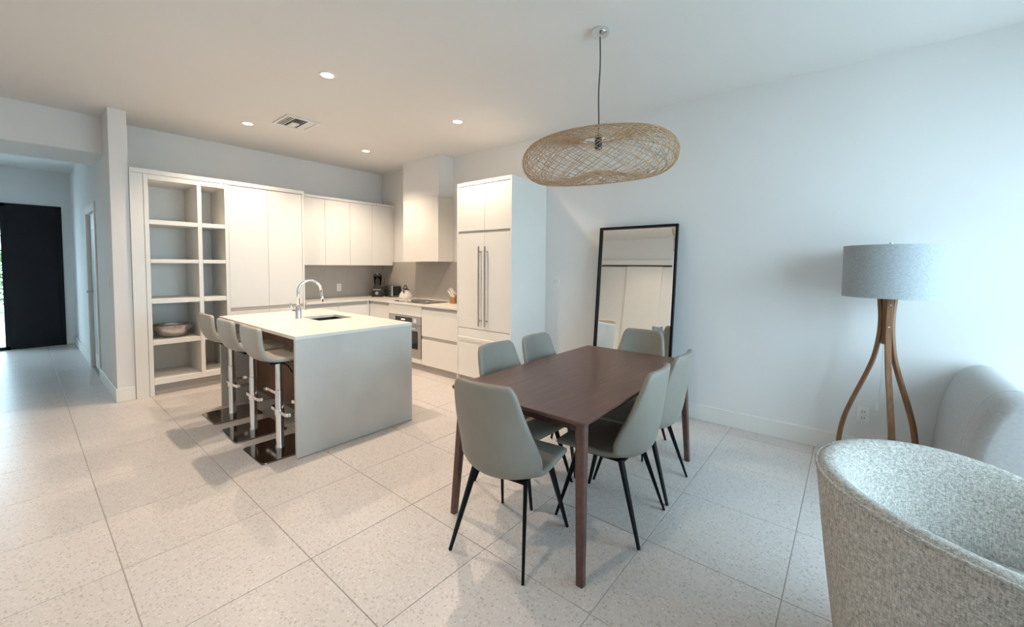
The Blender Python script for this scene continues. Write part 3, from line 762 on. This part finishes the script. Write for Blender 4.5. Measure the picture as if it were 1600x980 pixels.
# counter stools, facing local +Y
def make_stool(label):
    t = thing('bar_stool', label, 'stool', group='grey bar stools at the island')
    pf = [(0.205, 0.722, 0.165, 0, 0), (0.185, 0.735, 0.180, 0, 0), (0.05, 0.728, 0.190, 0, 0.006), (-0.09, 0.730, 0.188, 0.01, 0.012), (-0.165, 0.760, 0.183, 0.03, 0.012),
          (-0.195, 0.830, 0.190, 0.024, 0), (-0.200, 0.910, 0.196, 0.016, 0), (-0.198, 0.985, 0.197, 0.010, 0)]
    s = obj('seat_shell', shell(pf, 12, topround=0.07, topcut=0.13, n=4), 'stool_leather', t, smooth=True, local=True); mods(s, 0.036, 1)
    bm = BM(); box(bm, -0.09, 0.09, -0.09, 0.09, 0.690, 0.708, bev=0.004)
    obj('seat_plate', bm, 'black_metal', t, local=True)
    bm = BM(); lathe(bm, [(0.033, 0.012), (0.031, 0.03), (0.028, 0.04), (0.028, 0.46), (0.027, 0.47), (0.024, 0.472), (0.024, 0.69)], 20)
    obj('column', bm, 'chrome', t, smooth=True, local=True, angle=40)
    bm = BM(); prism(bm, rrect(-0.205, 0.205, -0.20, 0.20, 0.03), 0.0, 0.006)
    prism(bm, rrect(-0.200, 0.200, -0.195, 0.195, 0.028), 0.006, 0.011)
    obj('base_plate', bm, 'dark_chrome', t, local=True)
    pts = [(x, y, 0.30) for x, y in rrect(-0.155, 0.155, -0.01, 0.165, 0.03, 3)]
    bm = BM()
    for k in range(len(pts)):
        p, q = Vector(pts[k]), Vector(pts[(k + 1) % len(pts)])
        if (q - p).length < 1e-4: continue
        taper(bm, p, q, 0.004, 0.013, 0.004, 0.013, side=(q - p).cross(Vector((0, 0, 1))))
    fr = obj('footrest', bm, 'chrome', t, local=True)
    obj('clamp', lathe(BM(), [(0.034, 0.278), (0.034, 0.322)], 18), 'chrome', fr, smooth=True, local=True, angle=40)
    obj('height_lever', tube(BM(), [(0.05, 0.0, 0.686), (0.12, 0.02, 0.675), (0.17, 0.03, 0.63)], 0.005, 8), 'black_metal', t, smooth=True, local=True)
    return t
st = make_stool('grey bar stool nearest the camera, at the near end of the island')
st.location = (-2.817, -2.948, 0); st.rotation_euler = (0, 0, -PI / 2)
dup(st, (-2.821, -2.399, 0), -PI / 2, 'middle one of the three grey bar stools at the island')
dup(st, (-2.812, -1.815, 0), -PI / 2, 'grey bar stool farthest from the camera, beside the open shelving')

# ------------------------------------------------------------------ dining table
TX0, TX1, TY0, TY1, TZ = -2.520, -0.916, -5.467, -4.590, 0.755
t = thing('dining_table', 'dark walnut rectangular dining table with tapered legs', 'table', ((TX0 + TX1) / 2, (TY0 + TY1) / 2, 0))
bm = BM()
po = rrect(TX0, TX1, TY0, TY1, 0.035, 4); pi_ = rrect(TX0 + 0.022, TX1 - 0.022, TY0 + 0.022, TY1 - 0.022, 0.025, 4); pt = rrect(TX0 + 0.003, TX1 - 0.003, TY0 + 0.003, TY1 - 0.003, 0.033, 4)
lv_ = [[bm.verts.new((x, y, z)) for x, y in P_] for P_, z in ((pi_, TZ - 0.028), (po, TZ - 0.012), (po, TZ - 0.003), (pt, TZ))]
n_ = len(po)
for a, b_ in zip(lv_, lv_[1:]):
    for k in range(n_): bm.faces.new((a[k], a[(k + 1) % n_], b_[(k + 1) % n_], b_[k]))
bm.faces.new(lv_[-1]); bm.faces.new(list(reversed(lv_[0])))
obj('table_top', bm, 'walnut', t)
bm = BM(); z0, z1 = TZ - 0.098, TZ - 0.0285
box(bm, TX0 + 0.14, TX1 - 0.14, TY0 + 0.10, TY0 + 0.12, z0, z1); box(bm, TX0 + 0.14, TX1 - 0.14, TY1 - 0.12, TY1 - 0.10, z0, z1)
box(bm, TX0 + 0.12, TX0 + 0.14, TY0 + 0.10, TY1 - 0.10, z0, z1); box(bm, TX1 - 0.14, TX1 - 0.12, TY0 + 0.10, TY1 - 0.10, z0, z1)
obj('apron', bm, 'walnut', t)
for sx, X in ((-1, TX0), (1, TX1)):
    for sy, Y in ((-1, TY0), (1, TY1)):
        bm = BM()
        p0 = Vector((X - sx * 0.070, Y - sy * 0.050, TZ - 0.0285)); p1 = Vector((X - sx * 0.022, Y - sy * 0.016, 0))
        A = rrect(-0.025, 0.025, -0.025, 0.025, 0.010, 3); B_ = rrect(-0.018, 0.018, -0.018, 0.018, 0.008, 3)
        a = [bm.verts.new((p0.x + x, p0.y + y, p0.z)) for x, y in A]; b_ = [bm.verts.new((p1.x + x, p1.y + y, p1.z)) for x, y in B_]
        bm.faces.new(a); bm.faces.new(list(reversed(b_)))
        for k in range(len(a)): bm.faces.new((a[k], a[(k + 1) % len(a)], b_[(k + 1) % len(a)], b_[k]))
        obj('leg', bm, 'walnut', t)

# ------------------------------------------------------------------ dining chairs, facing local +Y
def make_chair(label):
    t = thing('dining_chair', label, 'chair', group='grey dining chairs round the walnut table')
    pf = [(0.245, 0.412, 0.195, 0, 0), (0.235, 0.434, 0.212, 0, 0), (0.12, 0.440, 0.226, 0, 0.004), (-0.03, 0.426, 0.234, 0.0, 0.022), (-0.145, 0.420, 0.237, 0.040, 0.050),
          (-0.212, 0.458, 0.237, 0.110, 0.050), (-0.242, 0.550, 0.230, 0.118, 0.022), (-0.260, 0.670, 0.212, 0.085, 0.005), (-0.275, 0.795, 0.190, 0.050, 0), (-0.287, 0.905, 0.170, 0.028, 0)]
    s = obj('seat_shell', shell(pf, 14, power=2.2, topround=0.055, topcut=0.16, n=4), 'leather_grey', t, smooth=True, local=True); mods(s, 0.034, 1)
    bm = BM(); box(bm, -0.15, 0.15, -0.13, 0.15, 0.388, 0.402, bev=0.004)
    obj('under_frame', bm, 'black_metal', t, local=True)
    for sx in (-1, 1):
        for sy, yt_, yb in ((1, 0.135, 0.245), (-1, -0.115, -0.245)):
            bm = BM(); taper(bm, (sx * 0.150, yt_, 0.405), (sx * 0.214, yb, 0.0), 0.015, 0.010, 0.0065, 0.0065, side=(sx * 0.5, sy, 0))
            obj('leg', bm, 'black_metal', t, local=True)
    return t
ch = make_chair('grey dining chair at the near head of the table, back to the camera')
ch.location = (-2.455, -5.005, 0); ch.rotation_euler = (0, 0, -PI / 2 + math.radians(8))
dup(ch, (-1.902, -5.305, 0), math.radians(3), 'grey dining chair seen in profile on the camera side, beside the front table leg')
dup(ch, (-1.412, -5.285, 0), math.radians(2), 'grey dining chair on the camera side, farther along towards the mirror')
dup(ch, (-1.965, -4.70, 0), PI - math.radians(2), 'grey dining chair across the table, in front of the fridge front')
dup(ch, (-1.485, -4.70, 0), PI, 'grey dining chair across the table, in front of the fridge side panel')
dup(ch, (-0.925, -4.985, 0), PI / 2, 'grey dining chair at the far head of the table, before the mirror')

# ------------------------------------------------------------------ leaning mirror
mt = thing('floor_mirror', 'tall black-framed mirror leaning on the wall behind the table', 'mirror', (-0.215, -4.657, 0))
LEAN = math.atan2(0.165, 1.86)
mt.rotation_euler = (0, LEAN, 0)
MW, ML, FB, FD = 0.409, 1.862, 0.022, 0.030   # half width, length, frame bar, depth
for nm, a in (('frame_bar', (-FD, 0, -MW, -MW + FB, 0, ML)), ('frame_bar', (-FD, 0, MW - FB, MW, 0, ML)), ('frame_bar', (-FD, 0, -MW + FB, MW - FB, 0, FB)), ('frame_bar', (-FD, 0, -MW + FB, MW - FB, ML - FB, ML))):
    obj(nm, bx(*a, bev=0.0015), 'black_frame', mt, local=True)
obj('back_board', bx(-0.010, -0.001, -MW + FB, MW - FB, FB, ML - FB), 'black_frame', mt, local=True)
bm = BM(); e_ = 0.018; y0, y1, z0, z1 = -MW + FB, MW - FB, FB, ML - FB
o_ = [bm.verts.new((-0.0115, y, z)) for y, z in ((y0, z0), (y1, z0), (y1, z1), (y0, z1))]
i_ = [bm.verts.new((-0.0135, y, z)) for y, z in ((y0 + e_, z0 + e_), (y1 - e_, z0 + e_), (y1 - e_, z1 - e_), (y0 + e_, z1 - e_))]
bm.faces.new(i_)
for k in range(4): bm.faces.new((o_[k], o_[(k + 1) % 4], i_[(k + 1) % 4], i_[k]))
obj('glass', bm, 'mirror_silver', mt, local=True)

# ------------------------------------------------------------------ pendant lamp
PX, PY, PZ = -1.585, -5.015, 2.165
t = thing('pendant_lamp', 'woven bamboo disc pendant lamp hanging over the dining table', 'lamp', (PX, PY, 2.0))
obj('ceiling_canopy', lathe(BM(), [(0.058, 2.9985), (0.060, 2.985), (0.055, 2.972), (0.012, 2.968), (0.008, 2.955)], 28, cx=PX, cy=PY), 'chrome', t, smooth=True, angle=35)
cp = [(PX, PY, 2.957), (PX + 0.004, PY - 0.002, 2.78), (PX - 0.003, PY + 0.002, 2.6), (PX, PY, 2.42), (PX, PY, 2.31)]
obj('cord', tube(BM(), catmull(cp, 5), 0.0042, 8), 'black_plastic', t, smooth=True)
obj('bulb_socket', lathe(BM(), [(0.008, 2.325), (0.022, 2.315), (0.025, 2.235), (0.020, 2.225)], 16, cx=PX, cy=PY), 'black_plastic', t, smooth=True, angle=40)
prof = catmull([(0.12, 0.120), (0.19, 0.138), (0.29, 0.148), (0.39, 0.135), (0.472, 0.085), (0.506, 0.0), (0.472, -0.085), (0.39, -0.135), (0.28, -0.142), (0.17, -0.115), (0.08, -0.090)], 6)
TILT = Matrix.Rotation(math.radians(-4.5), 3, Vector((0.77, 0.64, 0))) @ Matrix.Rotation(math.radians(6.0), 3, Vector((0.64, -0.77, 0)))
def P3(r_, a, z): return Vector((PX, PY, PZ)) + TILT @ Vector((r_ * math.cos(a), r_ * math.sin(a), z))
bm = BM(); NS = 58
for dr_ in (-1, 1):
    for k in range(NS):
        a0 = 2 * PI * (k + (0.5 if dr_ > 0 else 0) + random.uniform(-0.12, 0.12)) / NS
        tw = math.radians(160 + random.uniform(-5, 5)) * dr_
        pts = []
        for i, (r_, z) in enumerate(prof):
            s_ = i / (len(prof) - 1)
            pts.append(P3(r_ + 0.0022 * dr_, a0 + tw * s_, z))
        tube(bm, pts, 0.0021, 4, cap=False)
o = obj('woven_strands', bm, 'bamboo', t, smooth=True); o['kind'] = 'stuff'
for r_, z in ((0.12, 0.120), (0.08, -0.090)):
    obj('hoop', tube(BM(), [P3(r_, a * PI / 20, z) for a in range(40)], 0.005, 6, closed=True), 'bamboo', t, smooth=True)
bm = BM()
for k in range(3):
    a = 2 * PI * k / 3 + 0.4
    tube(bm, [P3(0.02, a, 0.105), P3(0.12, a, 0.120)], 0.002, 5)
obj('wire_spider', bm, 'black_metal', t)

# ------------------------------------------------------------------ floor lamp
LX, LY = -0.305, -6.545
t = thing('floor_lamp', 'floor lamp with three bent wooden legs and a grey drum shade', 'lamp', (LX, LY, 0))
leg_prof = catmull([(0.250, 0.0), (0.248, 0.10), (0.240, 0.22), (0.215, 0.36), (0.165, 0.52), (0.108, 0.68), (0.064, 0.82), (0.042, 0.95), (0.034, 1.06), (0.036, 1.15), (0.046, 1.262)], 4)
for q, az in enumerate((100, -20, 220)):
    a = math.radians(az)           # angle from +Y towards -X
    dx, dy = -math.sin(a), math.cos(a)
    bm = BM(); rings = []
    sd = Vector((-dy, dx, 0))
    for i, (r_, z) in enumerate(leg_prof):
        p = Vector((dx * r_, dy * r_, z))
        j0, j1 = max(0, i - 1), min(len(leg_prof) - 1, i + 1)
        tg = Vector((dx * (leg_prof[j1][0] - leg_prof[j0][0]), dy * (leg_prof[j1][0] - leg_prof[j0][0]), leg_prof[j1][1] - leg_prof[j0][1])).normalized()
        nn = tg.cross(sd).normalized()
        rings.append([bm.verts.new(p + sd * u * 0.0165 + nn * v * 0.0115) for u, v in ((-1, -.7), (-.85, -1), (.85, -1), (1, -.7), (1, .7), (.85, 1), (-.85, 1), (-1, .7))])
    for A, B_ in zip(rings, rings[1:]):
        for k in range(8): bm.faces.new((A[k], A[(k + 1) % 8], B_[(k + 1) % 8], B_[k]))
    bm.faces.new(list(reversed(rings[0]))); bm.faces.new(rings[-1])
    lg = obj('leg', bm, 'lamp_wood', t, local=True)
    for z in (1.20, 1.05):
        rr_ = 0.0125 + (0.041 if z > 1.1 else 0.035)
        bm = BM(); bmesh.ops.create_uvsphere(bm, u_segments=8, v_segments=6, radius=0.005)
        bmesh.ops.translate(bm, verts=bm.verts, vec=(dx * rr_, dy * rr_, z))
        obj('screw', bm, 'plate_white', lg, local=True, smooth=True)
obj('core', lathe(BM(), [(0.030, 0.93), (0.028, 1.06), (0.034, 1.25)], 6), 'lamp_wood', t, local=True)
sh = obj('lamp_shade', lathe(BM(), [(0.250, 1.250), (0.250, 1.600), (0.2475, 1.600), (0.2475, 1.250), (0.250, 1.250)], 56, caps=False), 'shade_linen', t, smooth=True, local=True, angle=40)
bm = BM()
for k in range(3): tube(bm, [(0, 0, 1.585), (0.248 * math.cos(2.1 * k), 0.248 * math.sin(2.1 * k), 1.592)], 0.002, 5)
obj('shade_ring', bm, 'steel', sh, local=True)
obj('bulb', lathe(BM(), catmull([(0.014, 1.29), (0.02, 1.33), (0.033, 1.40), (0.026, 1.435), (0.004, 1.446)], 3), 14), 'plate_white', t, smooth=True, local=True)
obj('socket_stem', lathe(BM(), [(0.012, 1.25), (0.012, 1.29)], 10), 'steel', t, local=True)
obj('finial', lathe(BM(), [(0.004, 1.445), (0.004, 1.60), (0.010, 1.604), (0.010, 1.618), (0.004, 1.622)], 12), 'steel', t, local=True)
cd = catmull([(0.0, 0.0, 1.24), (0.03, 0.012, 1.0), (0.05, 0.01, 0.75), (0.13, 0.016, 0.55), (0.20, 0.02, 0.44), (0.235, 0.035, 0.385), (0.24, 0.06, 0.34), (0.285, 0.088, 0.350)], 4)
cr = obj('power_cord', tube(BM(), cd, 0.003, 6), 'plate_white', t, smooth=True, local=True)
obj('cord_switch', bx(0.19, 0.215, 0.008, 0.032, 0.405, 0.465, bev=0.006), 'plate_white', cr, local=True)

# ------------------------------------------------------------------ barrel armchair, facing local +Y
t = thing('armchair', 'tweed barrel armchair in the near right corner', 'armchair', (-2.215, -6.715, 0), rz=PI - math.radians(2))
NA = 56; AM = math.radians(128)
def rimh(ph): q = min(1, abs(ph) / AM); return 0.748 - 0.11 * q ** 3.5
def polar(ph, r_, z):
    sx, sy = math.sin(ph), -math.cos(ph)
    return (r_ * sx * 1.0, r_ * sy * 1.02, z)
outer, inner, rim = [], [], []
for i in range(NA + 1):
    ph = -AM + 2 * AM * i / NA; h = rimh(ph)
    q = min(1, abs(ph) / AM); th = 0.115 + 0.02 * (1 - q)
    outer.append([polar(ph, r_, z) for r_, z in catmull([(0.355, 0.055), (0.375, 0.20), (0.400, 0.40), (0.426, h - 0.10), (0.433, h - 0.02), (0.431, h)], 4)])
    inner.append([polar(ph, r_, z) for r_, z in catmull([(0.431, h), (0.413, h + 0.014), (0.38, h + 0.006), (0.34, h - 0.04), (0.31, h - 0.11), (0.288, h - 0.21), (0.280, 0.40), (0.28, 0.30)], 4)])
    rim.append(polar(ph, 0.434, h))
obj('outer_shell', grid(BM(), outer), 'tweed', t, smooth=True, local=True)
ib = obj('inner_back', grid(BM(), inner), 'tweed', t, smooth=True, local=True)
for i in (0, NA):
    bm = BM(); loop = outer[i] + inner[i][1:] + [polar(-AM if i == 0 else AM, 0.28, 0.06)]
    bm.faces.new([bm.verts.new(p) for p in loop])
    obj('arm_front', bm, 'tweed', t, local=True)
obj('piping', tube(BM(), rim, 0.0055, 8), 'tweed', t, smooth=True, local=True)
cu = []
N_ = 48
def cush(a, k):
    return (0.277 * k * math.sin(a), 0.03 + 0.305 * k * math.cos(a))
bm = BM(); rg = []
for k, z in ((0.93, 0.29), (0.985, 0.31), (1.0, 0.36), (0.985, 0.415), (0.93, 0.438), (0.6, 0.452), (0.05, 0.456)):
    rg.append([bm.verts.new(cush(2 * PI * i / N_, k) + (z,)) for i in range(N_)])
for A, B_ in zip(rg, rg[1:]):
    for i in range(N_): bm.faces.new((A[i], A[(i + 1) % N_], B_[(i + 1) % N_], B_[i]))
bm.faces.new(rg[-1]); bm.faces.new(list(reversed(rg[0])))
obj('seat_cushion', bm, 'tweed', t, smooth=True, local=True)
obj('seat_deck', lathe(BM(), [(0.34, 0.056), (0.27, 0.06), (0.27, 0.285)], 40), 'tweed', t, local=True)
obj('swivel_base', lathe(BM(), [(0.26, 0), (0.27, 0.01), (0.27, 0.05), (0.2, 0.055)], 36), 'black_metal', t, local=True)

# ------------------------------------------------------------------ sofa at the right edge, its back to the table
t = thing('sofa', 'pale grey sofa at the right edge, turned with its rounded back to the table', 'sofa', (-0.5, -7.25, 0))
def extrude_x(poly, stages):
    """stages: (x, inset) pairs; the outline shrinks by inset along its own normals"""
    bm = BM(); n = len(poly); rows = []
    for x, ins in stages:
        row = []
        for q in range(n):
            a, b_ = poly[q - 1], poly[(q + 1) % n]
            d = Vector((b_[0] - a[0], b_[1] - a[1])); d = d.normalized() if d.length > 1e-9 else Vector((0, 1))
            row.append(bm.verts.new((x, poly[q][0] - d.y * ins, max(0.05, poly[q][1] + d.x * ins))))
        rows.append(row)
    for A, B_ in zip(rows, rows[1:]):
        for q in range(n): bm.faces.new((A[q], A[(q + 1) % n], B_[(q + 1) % n], B_[q]))
    bm.faces.new(rows[0]); bm.faces.new(list(reversed(rows[-1])))
    return bm
bk = catmull([(-6.815, 0.06), (-6.822, 0.25), (-6.845, 0.50), (-6.895, 0.69), (-6.955, 0.785), (-7.045, 0.815), (-7.12, 0.76), (-7.15, 0.62), (-7.16, 0.40), (-7.16, 0.06)], 4)
obj('backrest', extrude_x(bk, [(-0.797, 0.0), (-0.06, 0.0), (-0.04, 0.008), (-0.03, 0.025)]), 'sofa_fabric', t, smooth=True, angle=50)
ar = catmull([(-6.815, 0.06), (-6.822, 0.25), (-6.845, 0.50), (-6.895, 0.69), (-6.955, 0.785), (-7.045, 0.815), (-7.16, 0.80), (-7.40, 0.75), (-7.62, 0.70), (-7.70, 0.62), (-7.715, 0.40), (-7.715, 0.06)], 4)
obj('arm', extrude_x(ar, [(-0.962, 0.066), (-0.955, 0.052), (-0.935, 0.030), (-0.905, 0.012), (-0.87, 0.002), (-0.80, 0.0)]), 'sofa_fabric', t, smooth=True, angle=40)
obj('seat_base', bx(-0.797, -0.04, -7.69, -7.163, 0.06, 0.27, bev=0.02, seg=3), 'sofa_fabric', t, smooth=True, angle=50)
obj('seat_cushion', bx(-0.795, -0.045, -7.70, -7.168, 0.272, 0.44, bev=0.045, seg=4), 'sofa_fabric', t, smooth=True, angle=60)
for x, y in ((-0.90, -6.93), (-0.12, -6.93), (-0.90, -7.62), (-0.12, -7.62)):
    obj('foot', lathe(BM(), [(0.02, 0), (0.025, 0.062)], 12, cx=x, cy=y), 'black_metal', t)

# ------------------------------------------------------------------ ceiling fixtures
def downlight(x, y, label, power=LAMP_W):
    t = thing('downlight', label, 'ceiling light', (x, y, H), group='recessed downlights')
    bm = BM()
    n = 28
    pr = [(0.068, -0.0005), (0.066, -0.005), (0.050, -0.006), (0.046, -0.001)]
    rings = [[bm.verts.new((r_ * math.cos(2 * PI * k / n), r_ * math.sin(2 * PI * k / n), z)) for k in range(n)] for r_, z in pr]
    for A, B_ in zip(rings, rings[1:]):
        for k in range(n): bm.faces.new((A[k], A[(k + 1) % n], B_[(k + 1) % n], B_[k]))
    obj('trim_ring', bm, 'plate_white', t, smooth=True, local=True)
    obj('lens', lathe(BM(), [(0.046, -0.0008), (0.045, -0.0025)], n), 'lamp_glow', t, local=True)
    l = bpy.data.lights.new('downlight_beam', 'SPOT'); l.energy = power; l.color = WARM
    l.spot_size = math.radians(125); l.spot_blend = 0.75; l.shadow_soft_size = 0.022
    lo = bpy.data.objects.new('downlight_beam', l); COL.objects.link(lo); lo.parent = t; lo.location = (0, 0, -0.02)
    return t
downlight(-2.414, -2.975, 'recessed downlight nearest the camera, above the bar stools')
downlight(-2.411, -1.130, 'recessed downlight left of the air vent, before the shelving')
downlight(-0.996, -1.166, 'recessed downlight in the kitchen corner near the hood')
downlight(-0.999, -3.003, 'recessed downlight in front of the fridge')
downlight(-4.05, -2.975, 'recessed downlight above the hallway approach, reflected in the mirror', 40)
downlight(-4.05, -4.90, 'unseen downlight added to warm the open floor left of the camera', 45)  # added out of view to warm the floor at lower left

# air vent
vx0, vx1, vy0, vy1 = -2.255, -1.905, -1.776, -1.385
t = thing('air_vent', 'square white ceiling air vent with slanted louvres', 'vent', ((vx0 + vx1) / 2, (vy0 + vy1) / 2, H))
bm = BM(); f = 0.028
for a in ((vx0, vx1, vy0, vy0 + f), (vx0, vx1, vy1 - f, vy1), (vx0, vx0 + f, vy0 + f, vy1 - f), (vx1 - f, vx1, vy0 + f, vy1 - f)): box(bm, *a, H - 0.013, H - 0.0005, bev=0.003)
obj('frame', bm, 'plate_white', t)
obj('backing', bx(vx0 + f, vx1 - f, vy0 + f, vy1 - f, H - 0.0022, H - 0.0006), 'vent_dark', t)
def slat(p0, p1, up, dirv):
    bm = BM(); p0, p1 = Vector(p0), Vector(p1); d = Vector(dirv)
    q = [p0, p1, p1 + d, p0 + d]; th = Vector((0, 0, 0.0015))
    a = [bm.verts.new(v) for v in q]; b_ = [bm.verts.new(v + th) for v in q]
    bm.faces.new(a); bm.faces.new(list(reversed(b_)))
    for k in range(4): bm.faces.new((a[k], a[(k + 1) % 4], b_[(k + 1) % 4], b_[k]))
    obj('louvre', bm, 'plate_white', t)
zc = H - 0.003
cx_ = (vx0 + vx1) / 2; cy_ = (vy0 + vy1) / 2
for k in range(4):
    x = vx0 + f + 0.006 + k * 0.024; slat((x, vy0 + f, zc), (x, vy1 - f, zc), 1, (-0.021, 0, -0.008))
for k in range(4):
    x = vx1 - f - 0.006 - k * 0.024; slat((x, vy0 + f, zc), (x, vy1 - f, zc), 1, (0.021, 0, -0.008))
for k in range(5):
    y = cy_ + 0.010 + k * 0.030; slat((vx0 + 0.135, y, zc), (vx1 - 0.135, y, zc), 1, (0, 0.022, -0.008))
for k in range(5):
    y = cy_ - 0.010 - k * 0.030; slat((vx0 + 0.135, y, zc), (vx1 - 0.135, y, zc), 1, (0, -0.022, -0.008))
